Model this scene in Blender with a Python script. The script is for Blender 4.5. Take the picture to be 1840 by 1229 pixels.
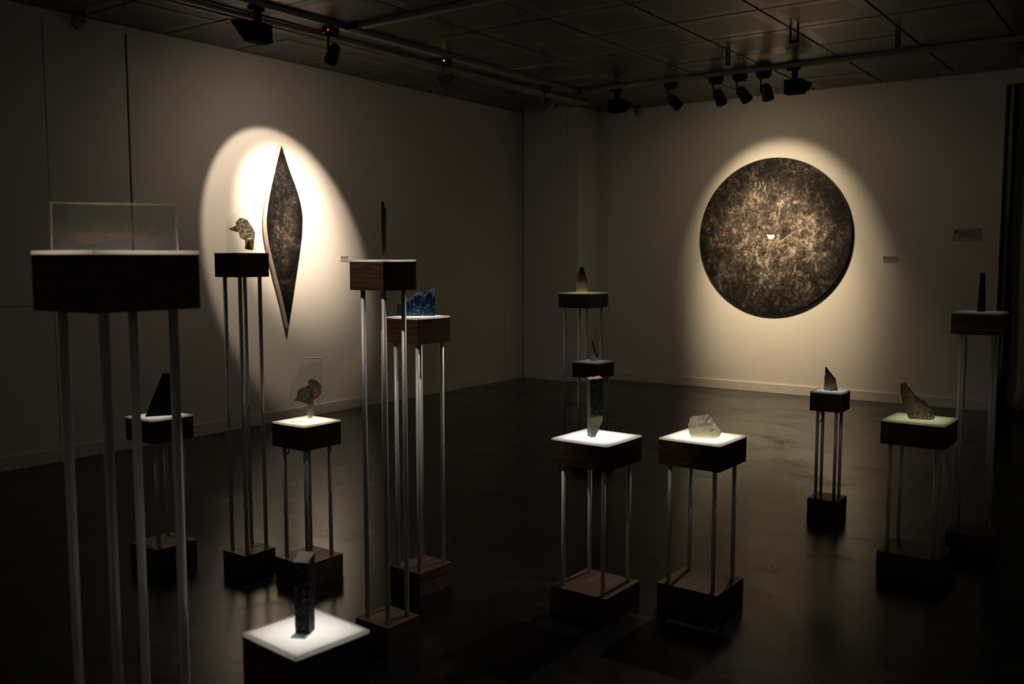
import bpy, bmesh, math, random
from mathutils import Vector, Matrix, noise

for o in list(bpy.data.objects):
    bpy.data.objects.remove(o, do_unlink=True)
scene = bpy.context.scene
COL = scene.collection
PI = math.pi
noise.seed_set(7)

# ------------------------------------------------------------------ camera
EYE = 1.55
YAW, PITCH, ROLL = 0.62223, 0.08985, -0.00068
F_PX = 1673.9
cam_data = bpy.data.cameras.new('camera')
cam = bpy.data.objects.new('camera', cam_data)
COL.objects.link(cam)
fw = Vector((-math.sin(YAW) * math.cos(PITCH), math.cos(YAW) * math.cos(PITCH), -math.sin(PITCH)))
rt = Vector((math.cos(YAW), math.sin(YAW), 0))
up = rt.cross(fw)
r2 = rt * math.cos(ROLL) + up * math.sin(ROLL)
u2 = up * math.cos(ROLL) - rt * math.sin(ROLL)
cam.matrix_world = Matrix(((r2.x, u2.x, -fw.x, 0), (r2.y, u2.y, -fw.y, 0), (r2.z, u2.z, -fw.z, EYE), (0, 0, 0, 1)))
cam_data.sensor_width = 36
cam_data.lens = F_PX / 1840 * 36
cam_data.clip_start = 0.05
cam_data.dof.use_dof = True
cam_data.dof.focus_distance = 4.3
cam_data.dof.aperture_fstop = 4.0
scene.camera = cam

# ------------------------------------------------------------------ world, exposure
world = bpy.data.worlds.new('world')
scene.world = world
world.use_nodes = True
world.node_tree.nodes['Background'].inputs[0].default_value = (0.6, 0.55, 0.5, 1)
world.node_tree.nodes['Background'].inputs[1].default_value = 0.0
vs = scene.view_settings
vs.view_transform = 'Standard'
vs.look = 'None'
vs.gamma = 1
vs.use_curve_mapping = False
vs.exposure = 0.0

WARM = (1.0, 0.785, 0.58)
GOLD = (1.0, 0.765, 0.475)
SOFT = (1.0, 0.90, 0.79)
COOL = (1.0, 0.95, 0.88)
# Track spotlights: colour, then beams of (aim, power, full cone angle deg, blend)
LAMPS = {
    'lozenge': (WARM, [((-6.91, 5.82, 1.93), 105, 52, 0.20), ((-6.91, 5.97, 1.97), 660, 42, 1.0), ((-6.91, 5.9, 1.2), 13, 170, 1.0)]),
    'disc':    (GOLD, [((-3.75, 10.40, 1.92), 105, 66, 0.5), ((-3.76, 10.40, 1.45), 390, 52, 1.0), ((-3.76, 10.40, 1.2), 15, 170, 1.0)]),
    'disc2':   (GOLD, [((-3.62, 10.40, 1.20), 70, 58, 0.9)]),
    'back':    (SOFT, [((-2.15, 3.1, 0.45), 120, 40, 0.7), ((-1.44, 1.27, 0.86), 150, 11, 0.7)]),
    'left':    (SOFT, [((-3.75, 2.90, 0.40), 60, 27, 0.7), ((-1.74, 1.06, 0.95), 230, 15, 0.8)]),  # second beam added to brighten the foreground plinth's legs
    'plinthA': (SOFT, [((-2.66, 2.92, 1.36), 80, 25, 0.8)]),  # plinthA to plinthD: added front light from unseen lamps
    'plinthB': (SOFT, [((-1.84, 3.64, 0.83), 40, 9, 0.8)]),
    'plinthC': (SOFT, [((-1.22, 5.10, 0.92), 24, 14, 0.8)]),
    'plinthD': (SOFT, [((-3.66, 6.12, 1.10), 26, 11, 0.8)]),
    'rear':    (COOL, [((-3.0, -4.0, 1.6), 95, 76, 0.7)]),  # rear and side: added fill, bounced off the unseen walls
    'side':    (COOL, [((4.2, 2.5, 1.6), 70, 76, 0.7)]),
}
# light boxes under the plates: watts, colour
BOXLIGHT = {
    'P1': (0.75, (1, .86, .66)), 'P3': (0.22, (1, .93, .78)), 'P4': (0.70, (1, .90, .68)), 'P5': (0.27, (1, .93, .86)),
    'P6': (0.62, (1, .90, .80)), 'P7': (0.62, (1, .93, .82)), 'P8': (0.26, (1, .95, .62)), 'P9': (0.06, (.9, 1, 1)),
    'P10': (0.95, (1, .94, .90)), 'P11': (1.0, (1, .92, .74)), 'P12': (0.14, (.93, 1, .93)), 'P13': (0.24, (1, 1, .55)),
    'P14': (0.04, (.95, 1, 1)),
}

# ------------------------------------------------------------------ helpers
def tag(o, label=None, cat=None, group=None, kind=None):
    if label: o['label'] = label
    if cat: o['category'] = cat
    if group: o['group'] = group
    if kind: o['kind'] = kind
    return o

def obj(name, bm, mats, parent=None, loc=(0, 0, 0), rotz=0.0, smooth=False):
    me = bpy.data.meshes.new(name)
    bm.normal_update()
    bm.to_mesh(me)
    bm.free()
    for m in (mats if isinstance(mats, (list, tuple)) else [mats]):
        me.materials.append(m)
    if smooth:
        for p in me.polygons: p.use_smooth = True
    o = bpy.data.objects.new(name, me)
    COL.objects.link(o)
    o.location = loc
    o.rotation_euler = (0, 0, rotz)
    if parent: o.parent = parent
    return o

def share(name, me, parent=None, loc=(0, 0, 0), rotz=0.0):
    o = bpy.data.objects.new(name, me)
    COL.objects.link(o)
    o.location = loc
    o.rotation_euler = (0, 0, rotz)
    if parent: o.parent = parent
    return o

def empty(name, loc, rotz=0.0):
    o = bpy.data.objects.new(name, None)
    o.empty_display_size = 0.05
    COL.objects.link(o)
    o.location = loc
    o.rotation_euler = (0, 0, rotz)
    return o

def box(bm, x0, x1, y0, y1, z0, z1, mat=0, bevel=0.0, skip=()):
    v = [bm.verts.new(p) for p in ((x0, y0, z0), (x1, y0, z0), (x1, y1, z0), (x0, y1, z0), (x0, y0, z1), (x1, y0, z1), (x1, y1, z1), (x0, y1, z1))]
    quads = {'bottom': (3, 2, 1, 0), 'top': (4, 5, 6, 7), 'front': (0, 1, 5, 4), 'right': (1, 2, 6, 5), 'back': (2, 3, 7, 6), 'left': (3, 0, 4, 7)}
    fs = []
    for k, q in quads.items():
        if k in skip: continue
        f = bm.faces.new([v[i] for i in q]); f.material_index = mat; fs.append(f)
    if bevel > 0:
        es = list({e for f in fs for e in f.edges})
        bmesh.ops.bevel(bm, geom=es, offset=bevel, segments=2, affect='EDGES', profile=0.5)
    return bm

def bx(*a, **k):
    return box(bmesh.new(), *a, **k)

def tube(bm, pts, r, n=12, cap=True, mat=0):
    rings = []
    pts = [Vector(p) for p in pts]
    for i, p in enumerate(pts):
        d = (pts[min(i + 1, len(pts) - 1)] - pts[max(i - 1, 0)]).normalized()
        a = d.orthogonal().normalized() if i == 0 else (a - d * a.dot(d)).normalized()
        b = d.cross(a)
        rr = r[i] if isinstance(r, (list, tuple)) else r
        rings.append([bm.verts.new(p + a * math.cos(2 * PI * k / n) * rr + b * math.sin(2 * PI * k / n) * rr) for k in range(n)])
    for i in range(len(rings) - 1):
        for k in range(n):
            f = bm.faces.new((rings[i][k], rings[i][(k + 1) % n], rings[i + 1][(k + 1) % n], rings[i + 1][k]))
            f.material_index = mat; f.smooth = True
    if cap:
        bm.faces.new(list(reversed(rings[0]))).material_index = mat
        bm.faces.new(rings[-1]).material_index = mat
    return bm

def lathe(bm, prof, n=24, mat=0):
    rings = []
    for r, z in prof:
        rings.append([bm.verts.new((r * math.cos(2 * PI * k / n), r * math.sin(2 * PI * k / n), z)) for k in range(n)] if r > 1e-5 else [bm.verts.new((0, 0, z))])
    for a, b in zip(rings, rings[1:]):
        for k in range(n):
            q = [a[k % len(a)], a[(k + 1) % len(a)], b[(k + 1) % len(b)], b[k % len(b)]]
            q = list(dict.fromkeys(q))
            if len(q) > 2:
                f = bm.faces.new(q); f.material_index = mat; f.smooth = True
    bmesh.ops.recalc_face_normals(bm, faces=bm.faces)
    return bm

def prism(bm, pts, v0, v1, mat=0, rim=None):
    """outline (u, z) extruded along local y from v0 to v1"""
    area = sum(a[0] * b[1] - b[0] * a[1] for a, b in zip(pts, pts[1:] + pts[:1]))
    if area < 0: pts = list(reversed(pts))
    f = [bm.verts.new((u, v0, z)) for u, z in pts]
    b = [bm.verts.new((u, v1, z)) for u, z in pts]
    ff = bm.faces.new(f); fb = bm.faces.new(list(reversed(b)))
    ff.material_index = fb.material_index = mat
    n = len(pts)
    for i in range(n):
        q = bm.faces.new((f[i], b[i], b[(i + 1) % n], f[(i + 1) % n]))
        q.material_index = mat if rim is None else rim
    bmesh.ops.triangulate(bm, faces=[ff, fb])
    bmesh.ops.recalc_face_normals(bm, faces=bm.faces)
    return bm

def resample(pts, step):
    out = []
    n = len(pts)
    for i in range(n):
        a, b = pts[i], pts[(i + 1) % n]
        L = math.hypot(b[0] - a[0], b[1] - a[1])
        k = max(1, round(L / step))
        for j in range(k):
            t = j / k
            out.append((a[0] + (b[0] - a[0]) * t, a[1] + (b[1] - a[1]) * t))
    return out

def chunk(pts, layers, step, amp, seed, freq=60.0, flatfront=False):
    """a chipped stone: the outline repeated at depths (v, scale), skinned, capped and roughened"""
    bm = bmesh.new()
    P = resample(pts, step)
    us = [p[0] for p in P]
    cu = (min(us) + max(us)) / 2
    rings = []
    for v, s in layers:
        rings.append([bm.verts.new((cu + (u - cu) * s, v, max(0.0, z * (0.35 + 0.65 * s)))) for u, z in P])
    n = len(P)
    for a, b in zip(rings, rings[1:]):
        for i in range(n):
            bm.faces.new((a[i], b[i], b[(i + 1) % n], a[(i + 1) % n]))
    c0 = bm.faces.new(rings[0]); c1 = bm.faces.new(list(reversed(rings[-1])))
    bmesh.ops.triangulate(bm, faces=[c0, c1])
    if amp > 0:
        vmin = min(l[0] for l in layers)
        for v in bm.verts:
            if flatfront and abs(v.co.y - vmin) < 1e-6: continue
            d = noise.noise_vector(v.co * freq + Vector((seed, seed * 2.3, -seed)))
            k = amp * (0.25 if v.co.z < 0.004 else 1)
            v.co += Vector((d.x * k, d.y * k, d.z * k))
            v.co.z = max(0.0, v.co.z)
    bmesh.ops.recalc_face_normals(bm, faces=bm.faces)
    return bm

# ------------------------------------------------------------------ materials
def mat(name):
    m = bpy.data.materials.new(name)
    m.use_nodes = True
    nt = m.node_tree
    nt.nodes.clear()
    out = nt.nodes.new('ShaderNodeOutputMaterial')
    return m, nt, out

def N(nt, t, **k):
    n = nt.nodes.new(t)
    for a, b in k.items():
        if a.startswith('i_'):
            key = a[2:]
            key = int(key) if key.isdigit() else key.replace('_', ' ')
            n.inputs[key].default_value = b
        else:
            setattr(n, a, b)
    return n

def rgba(c): return (*c, 1.0) if len(c) == 3 else c

def ramp(nt, stops, src=None, mode='LINEAR'):
    r = nt.nodes.new('ShaderNodeValToRGB')
    cr = r.color_ramp
    cr.interpolation = mode
    while len(cr.elements) < len(stops): cr.elements.new(0.5)
    for e, (p, c) in zip(cr.elements, stops):
        e.position = p
        e.color = rgba(c) if hasattr(c, '__len__') else (c, c, c, 1)
    if src: nt.links.new(src, r.inputs[0])
    return r

def principled(nt, out, color=(.5, .5, .5), rough=.5, metal=0.0, spec=.5, trans=0.0):
    p = nt.nodes.new('ShaderNodeBsdfPrincipled')
    p.inputs['Base Color'].default_value = rgba(color)
    p.inputs['Roughness'].default_value = rough
    p.inputs['Metallic'].default_value = metal
    p.inputs['Specular IOR Level'].default_value = spec
    p.inputs['Transmission Weight'].default_value = trans
    nt.links.new(p.outputs[0], out.inputs[0])
    return p

def coords(nt, scale=(1, 1, 1), kind='Object'):
    t = nt.nodes.new('ShaderNodeTexCoord')
    m = nt.nodes.new('ShaderNodeMapping')
    m.inputs['Scale'].default_value = scale
    nt.links.new(t.outputs[kind], m.inputs[0])
    return m.outputs[0]

def noise_tex(nt, vec, scale, detail=4, rough=.55, dist=0.0):
    n = N(nt, 'ShaderNodeTexNoise', i_Scale=scale, i_Detail=detail, i_Roughness=rough, i_Distortion=dist)
    nt.links.new(vec, n.inputs['Vector'])
    return n.outputs['Fac']

def mixc(nt, fac, a, b, blend='MIX'):
    m = N(nt, 'ShaderNodeMix', data_type='RGBA', blend_type=blend)
    for sock, v in ((m.inputs[0], fac), (m.inputs[6], a), (m.inputs[7], b)):
        if hasattr(v, 'links'): nt.links.new(v, sock)
        elif hasattr(v, '__len__'): sock.default_value = rgba(v)
        else: sock.default_value = v
    return m.outputs[2]

def math_n(nt, op, a, b=None):
    m = N(nt, 'ShaderNodeMath', operation=op)
    for s, v in ((m.inputs[0], a), (m.inputs[1], b)):
        if v is None: continue
        if hasattr(v, 'links'): nt.links.new(v, s)
        else: s.default_value = v
    return m.outputs[0]

def bump(nt, p, h, strength=.2, dist=.002):
    b = N(nt, 'ShaderNodeBump', i_Strength=strength, i_Distance=dist)
    nt.links.new(h, b.inputs['Height'])
    nt.links.new(b.outputs[0], p.inputs['Normal'])

def simple(name, color, rough=.5, metal=0.0, spec=.5):
    m, nt, out = mat(name)
    p = principled(nt, out, color, rough, metal, spec)
    v = coords(nt)
    n = noise_tex(nt, v, 35)
    c = ramp(nt, [(0.3, tuple(x * .9 for x in color)), (0.7, tuple(min(1, x * 1.08) for x in color))], n)
    nt.links.new(c.outputs[0], p.inputs['Base Color'])
    return m

def wall_mat():
    m, nt, out = mat('painted_wall')
    p = principled(nt, out, (.7, .67, .62), .75, 0, .25)
    v = coords(nt, kind='Object')
    big = noise_tex(nt, v, 1.3, 5)
    c = ramp(nt, [(0.25, (.655, .64, .605)), (0.75, (.735, .72, .685))], big)
    scuff = noise_tex(nt, v, 9, 8, .7)
    c2 = mixc(nt, ramp(nt, [(.66, 0.0), (.74, .12)], scuff).outputs[0], c.outputs[0], (.5, .47, .42))
    nt.links.new(c2, p.inputs['Base Color'])
    bump(nt, p, noise_tex(nt, v, 60, 3), .12, .003)
    return m

def floor_mat():
    m, nt, out = mat('black_floor_paint')
    p = principled(nt, out, (.012, .011, .011), .3, 0, .5)
    v = coords(nt, kind='Object')
    n1 = noise_tex(nt, v, 1.1, 7, .65, .6)
    n2 = noise_tex(nt, v, 7, 8, .7)
    wear = math_n(nt, 'MULTIPLY', n1, n2)
    c = ramp(nt, [(.18, (.0035, .0033, .0036)), (.34, (.010, .0092, .0088))], wear)
    specks = N(nt, 'ShaderNodeTexVoronoi', i_Scale=5.5)
    nt.links.new(v, specks.inputs['Vector'])
    sp = ramp(nt, [(.0, 1.0), (.02, 1.0), (.024, 0.0)], specks.outputs['Distance'])
    cc = mixc(nt, math_n(nt, 'MULTIPLY', sp.outputs[0], ramp(nt, [(.6, 0.0), (.62, .5)], n2).outputs[0]), c.outputs[0], (.45, .40, .34))
    nt.links.new(cc, p.inputs['Base Color'])
    st = coords(nt, (1.0, 1.35, 1.0), 'Object')
    r = ramp(nt, [(.30, .15), (.48, .20), (.58, .27), (.72, .40)], noise_tex(nt, st, 1.3, 9, .70, .9))
    nt.links.new(r.outputs[0], p.inputs['Roughness'])
    h = math_n(nt, 'ADD', math_n(nt, 'MULTIPLY', noise_tex(nt, v, 95, 4, .7), .8), math_n(nt, 'ADD', math_n(nt, 'MULTIPLY', noise_tex(nt, v, 24, 4, .6), 1.0), math_n(nt, 'MULTIPLY', noise_tex(nt, v, 3, 3), 0.9)))
    bump(nt, p, h, .15, .003)
    return m

def wood_mat(name, dark, light, axis=0, grain=1.0):
    m, nt, out = mat(name)
    p = principled(nt, out, dark, .45, 0, .35)
    sc = [70, 70, 70]
    sc[axis] = 5
    v = coords(nt, tuple(sc))
    info = nt.nodes.new('ShaderNodeObjectInfo')
    add = N(nt, 'ShaderNodeVectorMath', operation='ADD')
    nt.links.new(v, add.inputs[0])
    rv = N(nt, 'ShaderNodeCombineXYZ')
    mm = math_n(nt, 'MULTIPLY', info.outputs['Random'], 300.0)
    for i in range(3): nt.links.new(mm, rv.inputs[i])
    nt.links.new(rv.outputs[0], add.inputs[1])
    n = noise_tex(nt, add.outputs[0], .7 * grain, 6, .6, 1.8)
    c = ramp(nt, [(.34, dark), (.55, tuple((a + b) / 2 for a, b in zip(dark, light))), (.68, light)], n)
    nt.links.new(c.outputs[0], p.inputs['Base Color'])
    bump(nt, p, n, .15, .001)
    return m

def metal_mat():
    m, nt, out = mat('brushed_aluminium')
    p = principled(nt, out, (.72, .71, .68), .40, 0.25)
    v = coords(nt, (400, 400, 6))
    n = noise_tex(nt, v, 1.0, 3)
    r = ramp(nt, [(.3, .34), (.7, .50)], n)
    nt.links.new(r.outputs[0], p.inputs['Roughness'])
    return m

def plate_mat():
    m, nt, out = mat('opal_acrylic')
    d = N(nt, 'ShaderNodeBsdfDiffuse', i_Color=(.62, .61, .585, 1))
    t = N(nt, 'ShaderNodeBsdfTranslucent', i_Color=(.85, .84, .81, 1))
    mx = N(nt, 'ShaderNodeMixShader', i_0=.5)
    nt.links.new(d.outputs[0], mx.inputs[1]); nt.links.new(t.outputs[0], mx.inputs[2])
    g = N(nt, 'ShaderNodeBsdfGlossy', i_Roughness=.18)
    fr = N(nt, 'ShaderNodeFresnel', i_IOR=1.45)
    half = math_n(nt, 'MULTIPLY', fr.outputs[0], .6)
    m2 = N(nt, 'ShaderNodeMixShader')
    nt.links.new(half, m2.inputs[0]); nt.links.new(mx.outputs[0], m2.inputs[1]); nt.links.new(g.outputs[0], m2.inputs[2])
    v = coords(nt)
    c = ramp(nt, [(.3, (.58, .57, .545)), (.7, (.64, .63, .605))], noise_tex(nt, v, 18))
    nt.links.new(c.outputs[0], d.inputs['Color'])
    nt.links.new(m2.outputs[0], out.inputs[0])
    return m

def clear_mat(name, tint, haze=.02, hazecol=(.8, .85, .8), rough=.03, refl=1.0, through=False):
    m, nt, out = mat(name)
    t = N(nt, 'ShaderNodeBsdfTransparent', i_Color=rgba(tint))
    g = N(nt, 'ShaderNodeBsdfGlossy', i_Roughness=rough)
    d = N(nt, 'ShaderNodeBsdfDiffuse', i_Color=rgba(hazecol))
    dsh = d.outputs[0]
    if through:
        tr = N(nt, 'ShaderNodeBsdfTranslucent', i_Color=rgba(hazecol))
        ad = N(nt, 'ShaderNodeAddShader'); nt.links.new(d.outputs[0], ad.inputs[0]); nt.links.new(tr.outputs[0], ad.inputs[1]); dsh = ad.outputs[0]
        d.inputs[0].default_value = rgba(tuple(c * .5 for c in hazecol)); tr.inputs[0].default_value = rgba(tuple(c * .5 for c in hazecol))
    a = N(nt, 'ShaderNodeMixShader', i_0=haze)
    nt.links.new(t.outputs[0], a.inputs[1]); nt.links.new(dsh, a.inputs[2])
    fr = N(nt, 'ShaderNodeFresnel', i_IOR=1.48)
    fm = math_n(nt, 'MULTIPLY', fr.outputs[0], refl)
    b = N(nt, 'ShaderNodeMixShader')
    v = coords(nt)
    hz = ramp(nt, [(.3, haze * .6), (.7, haze * 1.5)], noise_tex(nt, v, 25))
    nt.links.new(hz.outputs[0], a.inputs[0])
    nt.links.new(fm, b.inputs[0]); nt.links.new(a.outputs[0], b.inputs[1]); nt.links.new(g.outputs[0], b.inputs[2])
    nt.links.new(b.outputs[0], out.inputs[0])
    return m

def stone_mat(name, stops, zspan, nscale=70, namount=.35, rough=.35, trans=.0, translucent=0.0, bumpd=.002, contrast=None, spec=.5, dirvec=None):
    """colour bands up the height of the stone, broken by noise; some light let through"""
    m, nt, out = mat(name)
    p = principled(nt, out, (.3, .3, .3), rough, 0, spec, trans)
    v = coords(nt)
    if dirvec:
        dt = N(nt, 'ShaderNodeVectorMath', operation='DOT_PRODUCT')
        nt.links.new(v, dt.inputs[0]); dt.inputs[1].default_value = dirvec
        zz = dt.outputs['Value']
    else:
        s = nt.nodes.new('ShaderNodeSeparateXYZ'); nt.links.new(v, s.inputs[0]); zz = s.outputs[2]
    zn = math_n(nt, 'DIVIDE', zz, zspan)
    n = noise_tex(nt, v, nscale, 6, .65)
    jitter = math_n(nt, 'MULTIPLY', math_n(nt, 'SUBTRACT', n, .5), namount)
    f = math_n(nt, 'ADD', zn, jitter)
    c = ramp(nt, stops, f)
    col = c.outputs[0]
    if contrast:
        n2 = noise_tex(nt, v, contrast[0], 5, .7, .4)
        k = ramp(nt, [(contrast[1], 0.0), (contrast[2], 1.0)], n2)
        col = mixc(nt, k.outputs[0], col, contrast[3])
    nt.links.new(col, p.inputs['Base Color'])
    bump(nt, p, n, .5, bumpd)
    if translucent > 0:
        t = N(nt, 'ShaderNodeBsdfTranslucent')
        nt.links.new(col, t.inputs[0])
        mx = N(nt, 'ShaderNodeMixShader', i_0=translucent)
        nt.links.new(p.outputs[0], mx.inputs[1]); nt.links.new(t.outputs[0], mx.inputs[2])
        nt.links.new(mx.outputs[0], out.inputs[0])
    return m

def stain_mat(name, ca, cb, nscale, opacity=.45, dark=None, dscale=150):
    '''see-through stain inside glass: tints what lies behind and scatters a little'''
    m, nt, out = mat(name)
    v = coords(nt)
    c = ramp(nt, [(.35, ca), (.65, cb)], noise_tex(nt, v, nscale, 6, .65)).outputs[0]
    if dark:
        c = mixc(nt, ramp(nt, [(.50, 0.0), (.57, 1.0)], noise_tex(nt, v, dscale, 5, .7, .4)).outputs[0], c, dark)
    t = N(nt, 'ShaderNodeBsdfTransparent'); nt.links.new(c, t.inputs[0])
    d = N(nt, 'ShaderNodeBsdfDiffuse'); nt.links.new(c, d.inputs[0])
    a = N(nt, 'ShaderNodeMixShader', i_0=opacity)
    nt.links.new(t.outputs[0], a.inputs[1]); nt.links.new(d.outputs[0], a.inputs[2]); nt.links.new(a.outputs[0], out.inputs[0])
    return m

def emit_mat(name, color, strength):
    m, nt, out = mat(name)
    e = N(nt, 'ShaderNodeEmission', i_Color=rgba(color), i_Strength=strength)
    nt.links.new(e.outputs[0], out.inputs[0])
    return m

def print_mat(name, amount, band=False, fs=1.6):
    """dark photographic print: undergrowth in blacks, browns and pale tan flecks"""
    m, nt, out = mat(name)
    p = principled(nt, out, (.02, .02, .02), .6, 0, .12)
    v = coords(nt, (1, 1, 1))
    warp = N(nt, 'ShaderNodeTexNoise', i_Scale=9.0 * fs, i_Detail=4.0)
    nt.links.new(v, warp.inputs['Vector'])
    off = N(nt, 'ShaderNodeVectorMath', operation='MULTIPLY_ADD')
    nt.links.new(warp.outputs['Color'], off.inputs[0]); off.inputs[1].default_value = (.08 / fs, .08 / fs, .14 / fs)
    nt.links.new(v, off.inputs[2])
    fine = noise_tex(nt, off.outputs[0], 26 * fs, 9, .78, .8)
    grit = noise_tex(nt, off.outputs[0], 75 * fs, 5, .8, .5)
    blot = noise_tex(nt, v, 3.4, 5, .62, .7)
    midn = noise_tex(nt, off.outputs[0], 8.5 * fs, 6, .6, 1.0)
    s = nt.nodes.new('ShaderNodeSeparateXYZ'); nt.links.new(v, s.inputs[0])
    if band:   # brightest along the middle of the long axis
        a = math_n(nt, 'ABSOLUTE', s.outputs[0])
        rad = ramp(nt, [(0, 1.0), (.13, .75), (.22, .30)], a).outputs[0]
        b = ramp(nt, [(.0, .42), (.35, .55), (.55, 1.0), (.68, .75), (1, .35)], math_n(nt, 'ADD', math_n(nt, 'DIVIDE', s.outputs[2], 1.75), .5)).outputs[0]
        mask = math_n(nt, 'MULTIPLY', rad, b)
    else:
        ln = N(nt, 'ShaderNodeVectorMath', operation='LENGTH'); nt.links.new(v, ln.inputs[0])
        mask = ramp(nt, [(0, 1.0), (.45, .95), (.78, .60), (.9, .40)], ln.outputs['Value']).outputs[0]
    k = math_n(nt, 'ADD', math_n(nt, 'ADD', math_n(nt, 'MULTIPLY', fine, .44), math_n(nt, 'MULTIPLY', midn, .28)), math_n(nt, 'ADD', math_n(nt, 'MULTIPLY', blot, .27), math_n(nt, 'MULTIPLY', grit, .20)))
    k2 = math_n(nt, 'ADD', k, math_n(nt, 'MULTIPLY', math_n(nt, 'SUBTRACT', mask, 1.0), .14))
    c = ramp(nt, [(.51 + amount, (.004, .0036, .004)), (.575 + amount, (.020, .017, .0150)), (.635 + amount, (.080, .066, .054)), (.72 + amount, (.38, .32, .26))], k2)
    nt.links.new(c.outputs[0], p.inputs['Base Color'])
    return m

M = {}
M['wall'] = wall_mat()
M['gap'] = simple('dark_gap', (.006, .006, .006), .8)
M['trim'] = simple('painted_trim', (.70, .67, .62), .5)
M['floor'] = floor_mat()
M['walnut'] = wood_mat('walnut_veneer', (.024, .012, .006), (.125, .066, .033), 0, 1.0)
M['walnut_top'] = wood_mat('walnut_block', (.040, .022, .012), (.155, .090, .052), 1, .8)
M['alu'] = metal_mat()
M['plate'] = plate_mat()
M['black'] = simple('black_lamp_paint', (.007, .0075, .010), .30, 0, .40)
M['matte_black'] = simple('matte_black_paint', (.007, .0072, .009), .9, 0, .03)
M['grey_lamp'] = simple('grey_lamp_paint', (.13, .13, .135), .35)
M['track'] = simple('grey_track_paint', (.30, .285, .26), .5)
M['conduit'] = simple('pale_conduit', (.36, .33, .29), .45)
M['bracket'] = simple('galvanised_bracket', (.045, .05, .058), .4, .6)
M['curtain'] = simple('pale_curtain', (.62, .62, .56), .85)
M['recess'] = simple('recess_black', (.012, .012, .012), .8)
M['led_red'] = emit_mat('red_led', (1, .03, .05), 3.5)
M['led_amber'] = emit_mat('amber_led', (1, .45, .03), 4)
M['lens'] = simple('lamp_lens', (.5, .48, .42), .2)
M['clear'] = clear_mat('clear_glass', (.97, .98, .97), .012)
M['clear_block'] = clear_mat('clear_acrylic_block', (.93, .95, .94), .045, (.75, .82, .78))
M['edge'] = clear_mat('edge_glow_glass', (.75, .80, .74), .75, (.97, .95, .80), .15, 1.0, True)  # pale diffuse colour stands in for light gathered in the edges
M['bright_edge'] = clear_mat('edge_highlight_glass', (.8, .82, .76), .85, (.95, .93, .82), .2)  # highlight along an edge, put into the colour
M['card'] = simple('label_card', (.42, .40, .40), .6)
M['ink'] = simple('label_ink', (.08, .07, .075), .6)
M['cable'] = simple('black_cable', (.006, .006, .006), .4)

def tile_mat():
    m, nt, out = mat('dark_ceiling_tile')
    p = principled(nt, out, (.06, .055, .05), .32, 0, .5)
    v = coords(nt)
    s = nt.nodes.new('ShaderNodeSeparateXYZ'); nt.links.new(v, s.inputs[0])
    mx = math_n(nt, 'MAXIMUM', math_n(nt, 'ABSOLUTE', s.outputs[0]), math_n(nt, 'ABSOLUTE', s.outputs[1]))
    inner = ramp(nt, [(.245, 1.0), (.250, 0.0)], mx).outputs[0]
    info = nt.nodes.new('ShaderNodeObjectInfo')
    base = ramp(nt, [(0, (.078, .074, .070)), (1, (.104, .099, .094))], info.outputs['Random'])
    c = mixc(nt, inner, base.outputs[0], (.068, .065, .062))
    nt.links.new(c, p.inputs['Base Color'])
    r = math_n(nt, 'ADD', math_n(nt, 'MULTIPLY', inner, .10), .22)
    nt.links.new(r, p.inputs['Roughness'])
    vo = N(nt, 'ShaderNodeTexVoronoi', i_Scale=90.0)
    nt.links.new(v, vo.inputs['Vector'])
    bump(nt, p, math_n(nt, 'MULTIPLY', vo.outputs['Distance'], inner), .15, .002)
    return m
M['tile'] = tile_mat()

# ------------------------------------------------------------------ room shell
XL, YB, ZC = -6.911, 10.398, 3.385
YP, XP = 9.875, -6.081
XR, YR = 4.2, -4.0
T = .018

floor = obj('floor', bx(XL - .1, XR, YR, YB + .8, -.08, 0), M['floor']); tag(floor, kind='structure')

# left wall: dark backing with board panels, open joints between them
wl = obj('wall_left', bx(XL - .12, XL - T, YR, YB + .02, 0, ZC + .04), M['gap']); tag(wl, kind='structure')
for y0, y1, z0, z1 in ((YR, 3.700, 0, 1.196), (YR, 3.700, 1.200, ZC + .04), (3.706, 4.366, 0, ZC + .04), (4.386, 8.070, 0, ZC + .04), (8.0725, 9.474, 0, ZC + .04), (9.477, YB, 0, ZC + .04)):
    obj('wall_panel', bx(XL - T, XL, y0, y1, z0, z1), M['wall'], wl)

# back wall with an opening at the right, plus the pier in the corner
OX0, OX1, OZ = -1.490, 0.75, 3.245
wb = obj('wall_back', bx(XP - .85, OX0, YB, YB + .15, 0, ZC + .04), M['wall']); tag(wb, kind='structure')
wb2 = obj('wall_lintel', bx(OX0, OX1, YB, YB + .15, OZ, ZC + .04), M['wall']); tag(wb2, kind='structure')
wb3 = obj('wall_back_right', bx(OX1, XR, YB, YB + .15, 0, ZC + .04), M['wall']); tag(wb3, kind='structure')
wrec = obj('wall_recess', bx(OX0 - .3, OX1 + .3, YB + .62, YB + .68, 0, ZC + .04), M['recess']); tag(wrec, kind='structure')
wp = obj('wall_pier', bx(XL + .004, XP - T, YP + T, YB, 0, ZC + .04), M['gap']); tag(wp, kind='structure')
for x0, x1 in ((XL + .012, -6.2415), (-6.2375, XP)):
    obj('wall_panel', bx(x0, x1, YP, YP + T, 0, ZC + .04), M['wall'], wp)
obj('wall_panel', bx(XP - T, XP, YP + T, YB, 0, ZC + .04), M['wall'], wp)
wr = obj('wall_right', bx(XR, XR + .12, YR, YB + .15, 0, ZC + .04), M['wall']); tag(wr, kind='structure')
wre = obj('wall_rear', bx(XL, XR, YR - .12, YR, 0, ZC + .04), M['wall']); tag(wre, kind='structure')

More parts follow.
